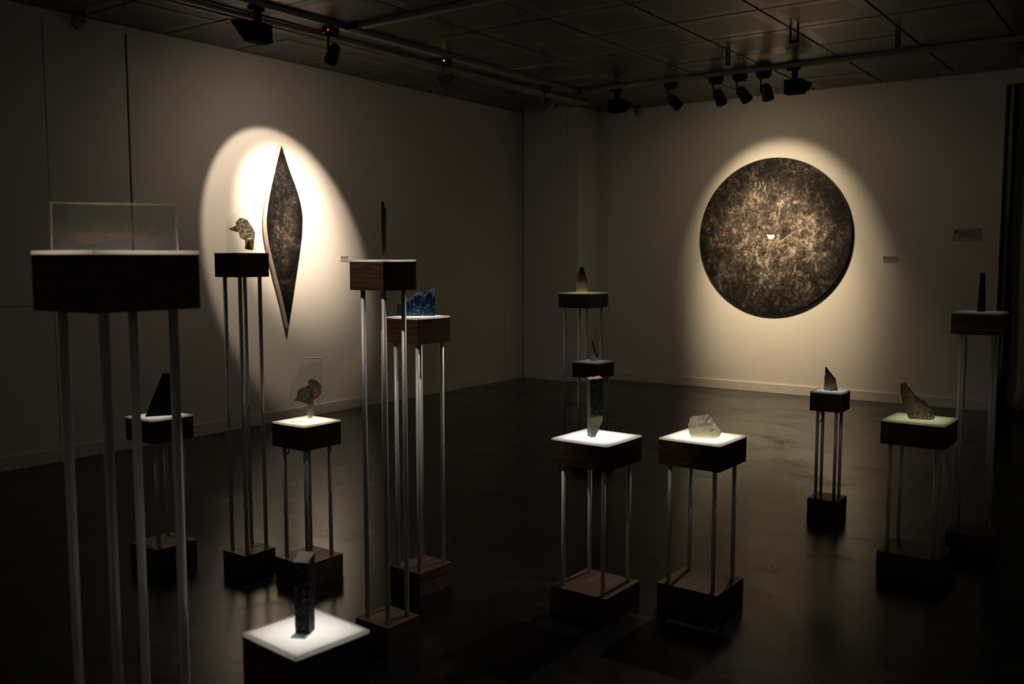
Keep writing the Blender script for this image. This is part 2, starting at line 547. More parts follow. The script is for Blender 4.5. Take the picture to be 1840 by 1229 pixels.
# baseboards and top trims
BH = .108
def board(name, x0, x1, y0, y1, z0=0, z1=BH):
    b = obj(name, bx(x0, x1, y0, y1, z0, z1, bevel=.004), M['trim']); tag(b, kind='structure')
board('baseboard_left', XL + .001, XL + .018, YR, YP - .020)
board('baseboard_back', XP + .001, OX0, YB - .018, YB - .001)
board('baseboard_pier', XL + .02, XP + .018, YP - .018, YP - .001)
board('baseboard_pier_return', XP + .001, XP + .018, YP, YB - .02)
board('trim_1', XL + .001, XL + .012, YR, YP - .014, ZC - .062, ZC - .004)
board('trim_2', XP + .014, XR, YB - .012, YB - .001, ZC - .062, ZC - .004)
board('trim_3', XL + .014, XP + .012, YP - .012, YP - .001, ZC - .062, ZC - .004)

# ceiling: dark void above, tiles hung below with open joints
ceil = obj('ceiling', bx(XL - .1, XR, YR, YB + .8, ZC + .04, ZC + .12), M['gap']); tag(ceil, kind='structure')
PITCH_T = .711
tb = bmesh.new()
g = .0085
hw = PITCH_T / 2 - g
box(tb, -hw, hw, -hw, hw, 0, .016, bevel=.003)
tile_me = bpy.data.meshes.new('ceiling_tile'); tb.to_mesh(tile_me); tb.free(); tile_me.materials.append(M['tile'])
rng = random.Random(3)
for i in range(0, 15):
    for j in range(0, 19):
        cx = XL - .006 + PITCH_T * (i + .5); cy = YB + .002 - PITCH_T * (j + .5)
        if cy < -2.9: continue
        if cx < XP and cy > YP: continue
        o = share('ceiling_tile', tile_me, ceil, (cx, cy, ZC + rng.uniform(-.0015, .0015)))
        o.rotation_euler = (rng.uniform(-.003, .003), rng.uniform(-.003, .003), 0)

# ------------------------------------------------------------------ curtain in the opening
def curtain(name, x0, x1, y, z0, z1, waves, amp, label, lean=0.0):
    bm = bmesh.new()
    n = int(waves * 10); rows = 14
    grid = []
    for k in range(rows + 1):
        t = k / rows
        row = []
        for i in range(n + 1):
            s = i / n
            a = amp * (0.7 + .3 * math.sin(i * .37 + 2)) * (1 - .25 * t)
            row.append(bm.verts.new((x0 + (x1 - x0) * s + lean * (1 - t) + .012 * math.sin(7 * t + s * 9), y + a * math.sin(2 * PI * waves * s) + .01 * math.sin(5 * t), z0 + (z1 - z0) * t + (.02 * math.sin(i * .9) if k == 0 else 0))))
        grid.append(row)
    for k in range(rows):
        for i in range(n):
            f = bm.faces.new((grid[k][i], grid[k][i + 1], grid[k + 1][i + 1], grid[k + 1][i])); f.smooth = True
    bmesh.ops.solidify(bm, geom=bm.faces[:], thickness=.004)
    o = obj(name, bm, M['curtain'], smooth=True)
    tag(o, label, 'curtain', 'curtains in the doorway')
curtain('curtain', -1.385, 0.72, YB + .09, .03, OZ - .01, 11, .040, 'long pale curtain hanging across the dark doorway at the right')
curtain('curtain', -1.455, -1.425, YB + .03, .35, OZ - .005, 1, .012, 'narrow loose strip of curtain at the left edge of the doorway', lean=.0)

# ------------------------------------------------------------------ lighting tracks and conduits on the ceiling
def track(x0, x1, y0, y1, label, along):
    e = empty('lighting_track', ((x0 + x1) / 2, (y0 + y1) / 2, ZC - .04))
    cx, cy = e.location.x, e.location.y
    body = obj('track_body', bx(x0 - cx, x1 - cx, y0 - cy, y1 - cy, 0, .038, bevel=.002), M['track'], e)
    for s in (-.022, .022):
        if along == 'y': bm = bx(s - .004, s + .004, y0 - cy + .01, y1 - cy - .01, -.0015, 0)
        else: bm = bx(x0 - cx + .01, x1 - cx - .01, s - .004, s + .004, -.0015, 0)
        obj('groove', bm, M['gap'], e)
    tag(e, label, 'lighting track', 'lighting tracks on the ceiling')
    return e
AX, DY, CY = -5.49, 8.90, 5.41
track(AX - .0375, AX + .0375, -2.5, DY - .06, 'long grey lighting track running beside the left wall', 'y')
track(AX + .06, 3.6, DY - .0375, DY + .0375, 'grey lighting track crossing the ceiling before the disc wall', 'x')
track(AX + .153, 3.6, CY - .0375, CY + .0375, 'grey lighting track crossing the ceiling overhead, nearest the camera', 'x')
def junction(x, y, label):
    o = obj('track_connector', bx(-.055, .055, -.055, .055, -.012, .038, bevel=.004), M['black'], None, (x, y, ZC - .04))
    tag(o, label, 'connector', 'track connectors')
junction(AX + .0, DY, 'black corner connector where two tracks meet near the pier')
junction(AX + .0955, CY, 'black connector joining a cross track to the left track')
for k, (x, lab) in enumerate(((-5.80, 'pale ceiling conduit next to the left lighting track'), (-5.895, 'pale ceiling conduit nearer the left wall'))):
    bm = bmesh.new(); tube(bm, [(0, -2.5, 0), (0, 9.6, 0)], .019, 10)
    o = obj('conduit', bm, M['conduit'], None, (x, 0, ZC - .026)); tag(o, lab, 'conduit', 'ceiling conduits')

# ------------------------------------------------------------------ lamps
def place_light(name, loc, target, power, angle, blend, color=WARM, radius=.022):
    ld = bpy.data.lights.new(name, 'SPOT')
    ld.energy = power; ld.spot_size = math.radians(angle); ld.spot_blend = blend
    ld.color = color; ld.shadow_soft_size = radius
    o = bpy.data.objects.new(name, ld); COL.objects.link(o)
    o.location = loc
    o.rotation_euler = (Vector(target) - Vector(loc)).to_track_quat('-Z', 'Y').to_euler()
    return o

def spotlight(x, y, aim, label, along, led=None, lamp=None, paint='black', side=1, stem=.155):
    """track spotlight: adapter box on the track, stem, bullet-shaped head"""
    e = empty('track_spotlight', (x, y, ZC - .041))
    rz = PI / 2 if along == 'y' else 0.0
    ad = bmesh.new(); box(ad, -.072, .072, -.021, .021, -.052, -.001, bevel=.004); box(ad, -.05, .058, -.016, .016, -.074, -.051, bevel=.003)
    a = obj('adapter', ad, M['black'], e); a.rotation_euler.z = rz
    d = Vector((math.cos(rz), math.sin(rz), 0))
    p0 = Vector((0, 0, -.07)) - d * .028 * side
    p1 = p0 + Vector((0, 0, -(stem - .03)))
    bm = bmesh.new(); tube(bm, [p0, p1], .0085, 10)
    tube(bm, [p1 + Vector((0, 0, .012)), p1 + Vector((0, 0, .012)) + d * .05 * side], .008, 10)
    obj('stem', bm, M[paint], e)
    hp = p1 + Vector((0, 0, .012)) + d * .060 * side
    w = Vector((x, y, ZC - .041)) + hp
    dirv = (Vector(aim) - w).normalized()
    bm = bmesh.new()
    lathe(bm, [(0, .070), (.020, .068), (.036, .058), (.045, .042), (.050, .020), (.054, -.03), (.058, -.085), (.0585, -.092), (.054, -.092), (.052, -.080), (0, -.078)], 24)
    h = obj('head', bm, M[paint], e, hp, smooth=True)
    h.rotation_euler = dirv.to_track_quat('-Z', 'Y').to_euler()
    bm = bmesh.new(); lathe(bm, [(0, -.0795), (.051, -.0795), (.051, -.084), (0, -.084)], 20)
    obj('lens', bm, M['lens'], h)
    if led:
        bm = bmesh.new(); bmesh.ops.create_uvsphere(bm, u_segments=8, v_segments=6, radius=.0055)
        obj('indicator', bm, M[led], e, Vector((.0235, 0, -.03)) - d * .050)
    tag(e, label, 'spotlight', 'spotlights on the ceiling tracks')
    if lamp:
        colr, parts = LAMPS[lamp]
        for a2, pw, ang, bl in parts:
            place_light('spot_beam', w + dirv * .10, a2, pw, ang, bl, colr)
    return e

def floodlight(x, y, label, along, flip=1, hood=.08, tip=-.045):
    """box-bodied floodlight with a tapering hood, on a flat stem"""
    e = empty('track_floodlight', (x, y, ZC - .041))
    rz = (PI / 2 if along == 'y' else 0.0)
    bm = bmesh.new(); box(bm, -.075, .05, -.02, .02, -.022, -.001, bevel=.003); box(bm, -.026, .026, -.015, .015, -.115, -.02, bevel=.003)
    s = obj('stem', bm, M['matte_black'], e); s.rotation_euler.z = rz
    bm = bmesh.new(); box(bm, -.085, .085, -.06, .06, -.135, 0, bevel=.006)
    h = obj('head', bm, M['matte_black'], e, (0, 0, -.110)); h.rotation_euler = (0, 0, rz)
    bm = bmesh.new()
    s0, s1 = .085 * flip, (.085 + hood) * flip
    q0 = [(s0, -.055, -.012), (s0, .055, -.012), (s0, .055, -.125), (s0, -.055, -.125)]
    q1 = [(s1, -.030, tip), (s1, .030, tip), (s1 * .95, .030, tip - .022), (s1 * .95, -.030, tip - .022)]
    va = [bm.verts.new(p) for p in q0]; vb = [bm.verts.new(p) for p in q1]
    for i in range(4): bm.faces.new((va[i], va[(i + 1) % 4], vb[(i + 1) % 4], vb[i]))
    bm.faces.new(va[::-1]); bm.faces.new(vb)
    bmesh.ops.recalc_face_normals(bm, faces=bm.faces)
    obj('hood', bm, M['matte_black'], h)
    tag(e, label, 'floodlight', 'floodlights on the ceiling tracks')
    return e

floodlight(AX - .01, 4.53, 'black box floodlight under the left track, nearest the camera', 'y', -1, .13, -.012)
spotlight(AX - .01, 5.24, (-6.91, 5.9, 1.95), 'black spotlight with a red indicator lamp, lighting the lozenge picture', 'y', 'led_red', 'lozenge', side=1)
spotlight(AX - .01, 6.64, (-6.91, 5.60, 2.4), 'grey spotlight with an amber indicator lamp on the left track', 'y', 'led_amber', None, 'grey_lamp')
spotlight(AX - .01, 8.28, (-6.91, 7.9, 2.2), 'dim grey spotlight at the far end of the left track', 'y', None, None, 'grey_lamp')
floodlight(-5.00, DY, 'black box floodlight in the dark corner near the pier', 'x', 1)
spotlight(-4.37, DY, (-3.55, 10.40, 1.72), 'black spotlight turned right, leftmost of the four before the disc', 'x', None, 'disc2', side=1)
spotlight(-3.875, DY, (-3.72, 10.40, 1.7), 'black spotlight second from left of the four before the disc', 'x', None, 'disc', side=1)
spotlight(-3.625, DY, (-2.95, 10.40, 1.55), 'black spotlight third from left of the four before the disc', 'x', None, None, side=1)
spotlight(-3.385, DY, (-3.30, 10.40, .6), 'black spotlight rightmost of the four before the disc', 'x', None, None, side=1)
floodlight(-3.08, DY, 'black box floodlight to the right of the four spotlights', 'x', 1)
spotlight(-1.95, CY, (-2.15, 3.1, .45), 'black spotlight on the cross track, aimed back at the plinths', 'x', None, 'back')
spotlight(AX - .01, 2.93, (-3.75, 2.90, .55), 'black spotlight on the left track aimed at the plinths before the lozenge', 'y', None, 'left', side=-1)
# unseen track and spotlights added overhead for front light and fill
track(-4.2, 2.6, 1.1125, 1.1875, 'added unseen lighting track above the photographer', 'x')
spotlight(-2.85, 1.15, (-2.66, 2.95, 1.15), 'added unseen spotlight above the photographer aimed at the walnut plinths', 'x', None, 'plinthA')
spotlight(-1.75, 1.15, (-1.86, 3.62, .6), 'added unseen spotlight above the photographer aimed at the glowing plinths', 'x', None, 'plinthB')
spotlight(-1.05, 1.15, (-1.35, 5.1, .75), 'added unseen spotlight above the photographer aimed at the far right plinths', 'x', None, 'plinthC')
spotlight(-.45, 1.15, (-3.66, 6.12, 1.1), 'added unseen spotlight above the photographer aimed at the plinths by the pier', 'x', None, 'plinthD')
spotlight(-3.6, 1.15, (-3.0, -4.0, 1.6), 'added unseen fill spotlight above the photographer aimed at the rear wall', 'x', None, 'rear')
spotlight(1.6, 1.15, (4.2, 2.5, 1.6), 'added unseen fill spotlight above the photographer aimed at the right wall', 'x', None, 'side')

# hangers from old suspended rails
for (x, y, lab) in ((-2.625, 7.545, 'perforated metal hanger below the ceiling, widest of three'), (-3.40, 8.06, 'thin metal hanger below the ceiling above the spotlights'), (-1.99, 8.20, 'thin metal hanger below the ceiling nearest the doorway')):
    e = empty('ceiling_hanger', (x, y, ZC))
    wdt = .030 if 'widest' in lab else .012
    for s in (-1, 1):
        obj('strap', bx(s * wdt - .009, s * wdt + .009, -.003, .003, -.095, .012), M['bracket'], e)
    bm = bmesh.new()
    box(bm, -wdt - .009, wdt + .009, -.004, .004, -.120, -.092)
    obj('foot_plate', bm, M['bracket'], e)
    tag(e, lab, 'hanger', 'metal hangers below the ceiling')

# small fittings at the top of the walls
def fitting(loc, axis, size, label):
    e = empty('wall_sensor', loc)
    bm = bmesh.new(); lathe(bm, [(0, .0), (size, .0), (size, .03), (size * .85, .055), (size * .5, .07), (0, .072)], 18)
    b = obj('dome', bm, M['track'], e)
    b.rotation_euler = (0, PI / 2, 0) if axis == 'x' else (PI / 2, 0, 0)
    bm = bmesh.new(); lathe(bm, [(0, .074), (size * .28, .070), (size * .22, .082), (0, .084)], 12)
    l = obj('cap', bm, M['bracket'], b)
    tag(e, label, 'sensor', 'sensors high on the walls')
fitting((XL + .013, 3.97, ZC - .055), 'x', .055, 'small round sensor high on the left wall')
fitting((-5.54, YB - .013, ZC - .05), 'y', .045, 'small round sensor high on the back wall beside the pier')

# ------------------------------------------------------------------ wall pieces
loz = [(5.891, 2.598), (5.915, 2.535), (5.942, 2.47), (5.975, 2.39), (6.010, 2.316), (6.048, 2.238), (6.081, 2.159), (6.108, 2.08), (6.126, 1.999), (6.133, 1.94), (6.131, 1.885), (6.125, 1.80), (6.114, 1.721), (6.082, 1.557), (6.040, 1.377), (5.997, 1.182), (5.960, 1.019), (5.929, 0.890), (5.897, 1.023), (5.851, 1.203), (5.796, 1.381), (5.749, 1.541), (5.714, 1.668), (5.698, 1.76), (5.691, 1.84), (5.693, 1.915), (5.713, 2.03), (5.735, 2.12), (5.758, 2.204), (5.785, 2.29), (5.814, 2.381), (5.858, 2.51)]
LC = (5.912, 1.745)   # outline centre; hung on battens clear of the wall
e = empty('lozenge_picture', (XL + .003, LC[0] - .020, LC[1]), PI / 2)
pl = [(y - LC[0], z - LC[1]) for y, z in loz]
M['loz_print'] = print_mat('lozenge_print', -.004, True, 2.6)
M['panel_side'] = simple('pale_panel_side', (.62, .53, .47), .6)
M['dark_side'] = simple('black_panel_side', (.012, .012, .012), .5)
obj('panel', prism(bmesh.new(), pl, -.071, -.028, 0), M['panel_side'], e)
for zb in (-.35, .35):
    obj('batten', bx(-.10, .10, -.028, 0, zb - .02, zb + .02), M['panel_side'], e)
obj('print', prism(bmesh.new(), [(u * .985, z * .995) for u, z in pl], -.0735, -.0712, 0), M['loz_print'], e)
tag(e, 'tall lozenge-shaped dark photographic panel on the left wall', 'picture')

DC = (-3.80, 1.795); DR = .880
e = empty('round_picture', (DC[0], YB - .004, DC[1]))
circ = lambda r, n=120: [(r * math.cos(2 * PI * k / n), r * math.sin(2 * PI * k / n)) for k in range(n)]
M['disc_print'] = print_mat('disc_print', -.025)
M['print_pale'] = simple('pale_print_ink', (.33, .27, .19), .5)
M['print_white'] = simple('white_print_spot', (.85, .83, .78), .5)
obj('panel', prism(bmesh.new(), circ(DR), -.034, -.008, 0), M['dark_side'], e)
obj('backing', prism(bmesh.new(), circ(DR - .12, 48), -.008, 0, 0), M['dark_side'], e)
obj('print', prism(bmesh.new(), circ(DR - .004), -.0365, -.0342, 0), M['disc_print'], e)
segs = [[(-3.748, 1.698), (-3.532, 1.85)], [(-3.729, 1.663), (-3.624, 1.697)], [(-3.624, 1.714), (-3.551, 1.593)], [(-3.441, 1.695), (-3.362, 1.627)], [(-3.513, 1.491), (-3.553, 1.353)], [(-4.013, 2.234), (-3.997, 2.311)], [(-3.97, 2.319), (-3.954, 2.405)], [(-3.897, 2.307), (-3.89, 2.373)], [(-3.72, 2.025), (-3.698, 2.171)], [(-4.482, 1.813), (-4.452, 1.749)], [(-3.307, 1.491), (-3.288, 1.406)], [(-3.41, 1.491), (-3.36, 1.542)], [(-3.998, 2.364), (-4.008, 2.416)], [(-3.918, 2.42), (-3.911, 2.374)], [(-3.66, 1.60), (-3.60, 1.66)], [(-3.74, 1.64), (-3.70, 1.60)]]
rng = random.Random(5)
for (a, b) in segs:
    bm = bmesh.new()
    a = Vector((a[0] - DC[0], 0, a[1] - DC[1])); b = Vector((b[0] - DC[0], 0, b[1] - DC[1]))
    d = (b - a).normalized(); nrm = Vector((-d.z, 0, d.x))
    w = .005 if (a.z < .3) else .010
    mid = (a + b) / 2 + nrm * rng.uniform(-.012, .012)
    L0 = [p + nrm * k for p, k in ((a, w * .3), (mid, w * .6), (b, w * .4))]; L1 = [p - nrm * k for p, k in ((a, w * .3), (mid, w * .6), (b, w * .4))]
    f = [[bm.verts.new((v.x, yy, v.z)) for v in L0 + L1[::-1]] for yy in (-.0373, -.0365)]
    bm.faces.new(f[0]); bm.faces.new(f[1][::-1])
    for i in range(6): bm.faces.new((f[0][i], f[1][i], f[1][(i + 1) % 6], f[0][(i + 1) % 6]))
    bmesh.ops.recalc_face_normals(bm, faces=bm.faces)
    obj('pale_twig', bm, M['print_pale'], e)
hm = [(.040 * math.cos(t), (.012 + .004 * math.sin(3 * t)) if math.sin(t) > 0 else .034 * math.sin(t)) for t in [2 * PI * k / 20 for k in range(20)]]
hm = [(u - .012 - .003 * math.sin(z * 90), z + .002) for u, z in hm]
obj('white_spot', prism(bmesh.new(), hm, -.0380, -.0365, 0), M['print_white'], e)
tag(e, 'large round dark photographic panel on the back wall', 'picture')

def wall_label(loc, rotz, w, h, label):
    e = empty('wall_label', loc, rotz)
    obj('card', bx(-w / 2, w / 2, -.004, 0, -h / 2, h / 2), M['card'], e)
    bm = bmesh.new()
    rows = max(2, int(h / .02))
    box(bm, -w * .42, -w * .30, -.005, -.004, h * .12, h * .36)
    for k in range(rows):
        z = h * .30 - k * (h * .6 / rows)
        box(bm, -w * .27, w * (.42 - .12 * (k % 3)), -.005, -.004, z - .0022, z + .0022)
    obj('print_lines', bm, M['ink'], e)
    tag(e, label, 'label', 'small labels on the walls')
wall_label((XL + .001, 6.715, 1.545), PI / 2, .11, .055, 'small card label on the left wall right of the lozenge picture')
wall_label((-2.52, YB - .001, 1.535), 0, .15, .065, 'small card label on the back wall right of the round picture')
wall_label((-1.79, YB - .001, 1.785), 0, .26, .12, 'wide dim text panel on the back wall near the doorway')

# ------------------------------------------------------------------ plinths
# key: x, y, yaw, width along y, width along x, top height, box height, base height, leg inset
PL = {
    'P1': (-1.7401, 1.0637, 1.5979, 0.2301, 0.2153, 1.565, 0.1173, 0.115, 0.038),
    'P2': (-3.7022, 2.917, 1.5681, 0.1813, 0.1773, 1.5754, 0.1155, 0.11, 0.0322),
    'P3': (-4.1321, 2.7241, 1.567, 0.2309, 0.2265, 0.7648, 0.1161, 0.1199, 0.0382),
    'P4': (-3.3799, 3.0182, 1.5493, 0.2284, 0.2284, 0.7726, 0.1172, 0.1118, 0.0393),
    'P5': (-1.4361, 1.2694, 1.4715, 0.183, 0.1841, 0.7801, 0.115, 0.115, 0.038),
    'P6': (-2.5256, 2.6605, 1.5266, 0.1763, 0.1852, 1.5439, 0.1171, 0.1153, 0.035),
    'P7': (-2.8414, 3.2249, 1.5315, 0.2184, 0.1916, 1.2844, 0.1191, 0.1158, 0.0276),
    'P8': (-3.8096, 6.2735, 1.5567, 0.2905, 0.2794, 1.2796, 0.1148, 0.115, 0.038),
    'P9': (-3.5525, 5.9983, 1.5652, 0.2292, 0.227, 0.7801, 0.115, 0.115, 0.038),
    'P10': (-2.0406, 3.4807, 1.5425, 0.2899, 0.2821, 0.7727, 0.113, 0.1146, 0.0388),
    'P11': (-1.6703, 3.7671, 1.5491, 0.2783, 0.285, 0.7697, 0.1165, 0.1213, 0.0375),
    'P12': (-1.66, 5.556, 1.5997, 0.1869, 0.1827, 0.7659, 0.1149, 0.1235, 0.0377),
    'P13': (-1.0041, 4.8204, 1.5437, 0.2801, 0.2881, 0.7658, 0.1159, 0.1151, 0.0386),
    'P14': (-0.8413, 5.3558, 1.5904, 0.239, 0.2374, 1.2705, 0.1134, 0.1147, 0.0437),
}
PLABEL = {
    'P1': 'very tall plinth on metal legs in the left foreground, holding a clear block',
    'P2': 'tall slim plinth before the lozenge picture, holding a clear panel with a tree shape',
    'P3': 'low plinth seen between the foreground legs, holding a black wedge',
    'P4': 'low glowing plinth holding a clear panel with a leaf and stem',
    'P5': 'low glowing plinth nearest the camera at the bottom edge',
    'P6': 'tall walnut plinth holding a thin black spike',
    'P7': 'mid-height walnut plinth holding a jagged blue glass slab',
    'P8': 'tall plinth in front of the pier, holding an amber and blue glass stone',
    'P9': 'small dim plinth holding a slim pale shard, behind the green slab',
    'P10': 'low glowing plinth holding a tall dark green slab',
    'P11': 'low glowing plinth holding a pale glass boulder',
    'P12': 'small low plinth under the round picture, holding a brown pointed shard',
    'P13': 'low dim plinth at the right, holding a leaning striped rock',
    'P14': 'tall plinth at the far right, holding a slim black obelisk',
}
leg_bm_cache = {}
def leg_mesh(L):
    k = round(L, 4)
    if k not in leg_bm_cache:
        bm = bmesh.new(); tube(bm, [(0, 0, 0), (0, 0, L)], .0096, 20)
        me = bpy.data.meshes.new('leg'); bm.to_mesh(me); bm.free(); me.materials.append(M['alu'])
        leg_bm_cache[k] = me
    return leg_bm_cache[k]
PT = .0075
for key, (x, y, th, wy, wx, zt, hb, hs, ins) in PL.items():
    e = empty('display_plinth', (x, y, 0), th - PI / 2)
    a, b = wx / 2, wy / 2
    # base: walnut block of two boards, thin dark joint between
    bm = bmesh.new()
    box(bm, -a, -.0006, -b, b, 0, hs, bevel=.0015)
    box(bm, .0006, a, -b, b, 0, hs, bevel=.0015)
    obj('base', bm, M['walnut_top'], e)
    L = zt - hb - hs + .006
    for sx in (-1, 1):
        for sy in (-1, 1):
            share('leg', leg_mesh(L), e, (sx * (a - ins), sy * (b - ins), hs - .003))
    # box: open at the top, walls 10 mm
    bm = bmesh.new()
    w = .010
    z0, z1 = zt - hb, zt - PT
    box(bm, -a, a, -b, -b + w, z0, z1); box(bm, -a, a, b - w, b, z0, z1)
    box(bm, -a, -a + w, -b + w, b - w, z0, z1); box(bm, a - w, a, -b + w, b - w, z0, z1)
    box(bm, -a + w, a - w, -b + w, b - w, z0, z0 + w)
    obj('box', bm, M['walnut'], e)
    bm = bmesh.new()
    box(bm, -a - .0006, a + .0006, -b - .0006, b + .0006, zt - PT, zt, skip=('bottom',))
    obj('top_plate', bm, M['plate'], e)
    if key in BOXLIGHT:
        pw, c = BOXLIGHT[key]
        ld = bpy.data.lights.new('box_light', 'AREA'); ld.shape = 'RECTANGLE'; ld.size = wx * .86; ld.size_y = wy * .86
        ld.energy = pw; ld.color = c
        lo = bpy.data.objects.new('box_light', ld); COL.objects.link(lo); lo.parent = e
        lo.location = (0, 0, zt - .052); lo.rotation_euler = (PI, 0, 0)
    if key in ('P12', 'P4'):
        bm = bmesh.new(); s = 1 if key == 'P12' else .6
        tube(bm, [(-a + ins + .004, -b + ins + .012, z0), (-a + ins + .016 * s, -b + ins + .016, z0 - .018 * s), (-a + ins + .024 * s, -b + ins + .016, z0 - .045 * s), (-a + ins + .014 * s, -b + ins + .014, z0 - .066 * s), (-a + ins + .004, -b + ins + .008, z0 - .072 * s)], .0032, 8)
        obj('cable', bm, M['cable'], e)
    tag(e, PLABEL[key], 'plinth', 'display plinths around the gallery')

# ------------------------------------------------------------------ sculptures (outline u along the view's right, z up from the plate)
def spot(key, du=0.0, dv=0.0, lift=.0006):
    x, y = PL[key][0], PL[key][1]
    ang = math.atan2(x, y) * -1          # yaw so that local y points away from the camera
    c, s = math.cos(ang), math.sin(ang)
    return (x + du * c - dv * s, y + du * s + dv * c, PL[key][5] + lift), ang

def clamp(pts): return [(u, max(0.0, z)) for u, z in pts]

# P1 clear block with a pink wave and pale bars inside
loc, ang = spot('P1')
e = empty('acrylic_block', loc, ang)
obj('block', prism(bmesh.new(), [(-.117, 0), (-.115, .094), (.1155, .0945), (.117, 0)], -.010, .010, 0, 1), [M['clear_block'], M['edge']], e)
bm = bmesh.new()
oq = [(-.117, .001), (-.115, .094), (.1155, .0945), (.117, .001)]; iq = [(-.1145, .001), (-.1120, .0905), (.1125, .0910), (.1145, .001)]
for k in range(3):
    quad = [oq[k], oq[k + 1], iq[k + 1], iq[k]]
    fv = [bm.verts.new((u, -.0112, z)) for u, z in quad]; bv = [bm.verts.new((u, -.0101, z)) for u, z in quad]
    bm.faces.new(fv); bm.faces.new(bv[::-1])
    for i in range(4): bm.faces.new((fv[i], bv[i], bv[(i + 1) % 4], fv[(i + 1) % 4]))
bmesh.ops.remove_doubles(bm, verts=bm.verts, dist=1e-5)
bmesh.ops.recalc_face_normals(bm, faces=bm.faces)
obj('edge_glow_rim', bm, M['edge'], e)  # pale strips imitate the glow along the block's edges
wave = [(-0.092, 0.0381), (-0.0827, 0.0267), (-0.0721, 0.0184), (-0.0591, 0.0137), (-0.0481, 0.013), (-0.0324, 0.0163), (-0.0144, 0.0219), (0.0037, 0.0238), (0.0218, 0.0227), (0.04, 0.0208), (0.0583, 0.021), (0.0723, 0.0243), (0.0841, 0.0305), (0.0949, 0.038), (0.082, 0.0367), (0.0635, 0.0382), (0.0496, 0.0339), (0.0359, 0.037), (0.0176, 0.0344), (-0.0004, 0.0366), (-0.0229, 0.0333), (-0.0405, 0.0367), (-0.0627, 0.0336), (-0.0779, 0.0359)]
M['pink'] = clear_mat('pink_wave', (.95, .86, .84), .22, (.46, .25, .22), .3, .3)
M['bars'] = clear_mat('pale_green_bars', (.92, .96, .93), .10, (.32, .36, .28), .3, .2)
obj('wave', prism(bmesh.new(), wave, -.0015, .0015), M['pink'], e)
rng = random.Random(11)
bm = bmesh.new()
for u in (-.067, -.045, -.028, -.020, -.008, .005, .012, .028, .045, .056, .062, .078):
    hh = rng.uniform(.008, .022); ww = rng.uniform(.0016, .0045)
    if u in (.028, .045): hh = .019; ww = .005
    box(bm, u - ww, u + ww, .001, .003, .039, .039 + hh)
obj('bars', bm, M['bars'], e)
tag(e, 'clear rectangular block with a pink wave inside, on the foreground plinth', 'sculpture')

# P2 clear panel with a grey tree-like inclusion
loc, ang = spot('P2')
e = empty('glass_sculpture', loc, ang)
obj('panel', prism(bmesh.new(), [(-.0692, 0), (-.0654, .1529), (-.0054, .2113), (.0636, .2123), (.070, .2065), (.0671, 0)], -.006, .006, 0, 0), M['clear'], e)
crown = [(-0.0581, 0.1131), (-0.0479, 0.1195), (-0.0378, 0.1237), (-0.0293, 0.1272), (-0.0208, 0.1342), (-0.0232, 0.1429), (-0.0203, 0.1516), (-0.0135, 0.1568), (-0.0065, 0.1673), (0.0036, 0.1681), (0.0136, 0.1658), (0.0303, 0.159), (0.0368, 0.1504), (0.0432, 0.1383), (0.0498, 0.1297), (0.0562, 0.1175), (0.062, 0.1054), (0.0657, 0.0914), (0.0627, 0.0792), (0.0611, 0.0687), (0.0382, 0.0703), (0.0245, 0.065), (0.0143, 0.0622), (0.0043, 0.0649), (-0.0023, 0.0719), (-0.0071, 0.0788), (-0.0059, 0.0857), (-0.0084, 0.0944), (-0.0183, 0.1013), (-0.0283, 0.1023), (-0.0383, 0.1046), (-0.0499, 0.1097)]
def ragged(pts, step, amp, seed):
    r = random.Random(seed)
    return [(u + r.uniform(-amp, amp), z + r.uniform(-amp, amp)) for u, z in resample(pts, step)]
M['lichen'] = stain_mat('grey_lichen_inclusion', (.56, .52, .46), (.80, .76, .68), 60, .25, (.17, .145, .12), 85)
M['stem2'] = stain_mat('plum_stem', (.40, .32, .31), (.56, .46, .44), 90, .25, (.26, .22, .26), 110)
M['pale2'] = stain_mat('pale_grey_inclusion', (.60, .56, .55), (.66, .62, .60), 60, .4)
obj('crown', prism(bmesh.new(), ragged(crown, .0045, .0012, 1), -.0035, .0035), M['lichen'], e)
obj('stem', prism(bmesh.new(), [(0.0178, 0.064), (0.0612, 0.069), (0.0598, 0.0582), (0.0553, 0.0127), (0.0368, 0.0144), (0.0166, 0.0179)], -.003, .003), M['stem2'], e)
obj('pale_root', prism(bmesh.new(), [(0.0193, 0.0189), (0.0368, 0.0155), (0.0462, 0.0148), (0.0387, 0.0249), (0.0364, 0.0406), (0.0369, 0.0616), (0.0332, 0.0616), (0.0319, 0.0371), (0.0269, 0.0266)], -.0038, -.0031), M['pale2'], e)
tag(e, 'clear corner-cut glass panel with a grey tree-like inclusion, before the lozenge picture', 'sculpture')

# P3 black wedge
loc, ang = spot('P3')
M['obsidian'] = stone_mat('black_glass_wedge', [(0, (.0035, .0035, .006)), (1, (.003, .003, .003))], .25, 40, .2, .30, spec=.1)
o = obj('glass_wedge', chunk(clamp([(-.0665, 0), (.0222, .2135), (.066, .2120), (.070, 0)]), [(-.022, 1.0), (.022, .96)], .05, 0, 1), M['obsidian'], None, loc, ang)
tag(o, 'black sloping wedge standing on a low plinth behind the foreground legs', 'sculpture')

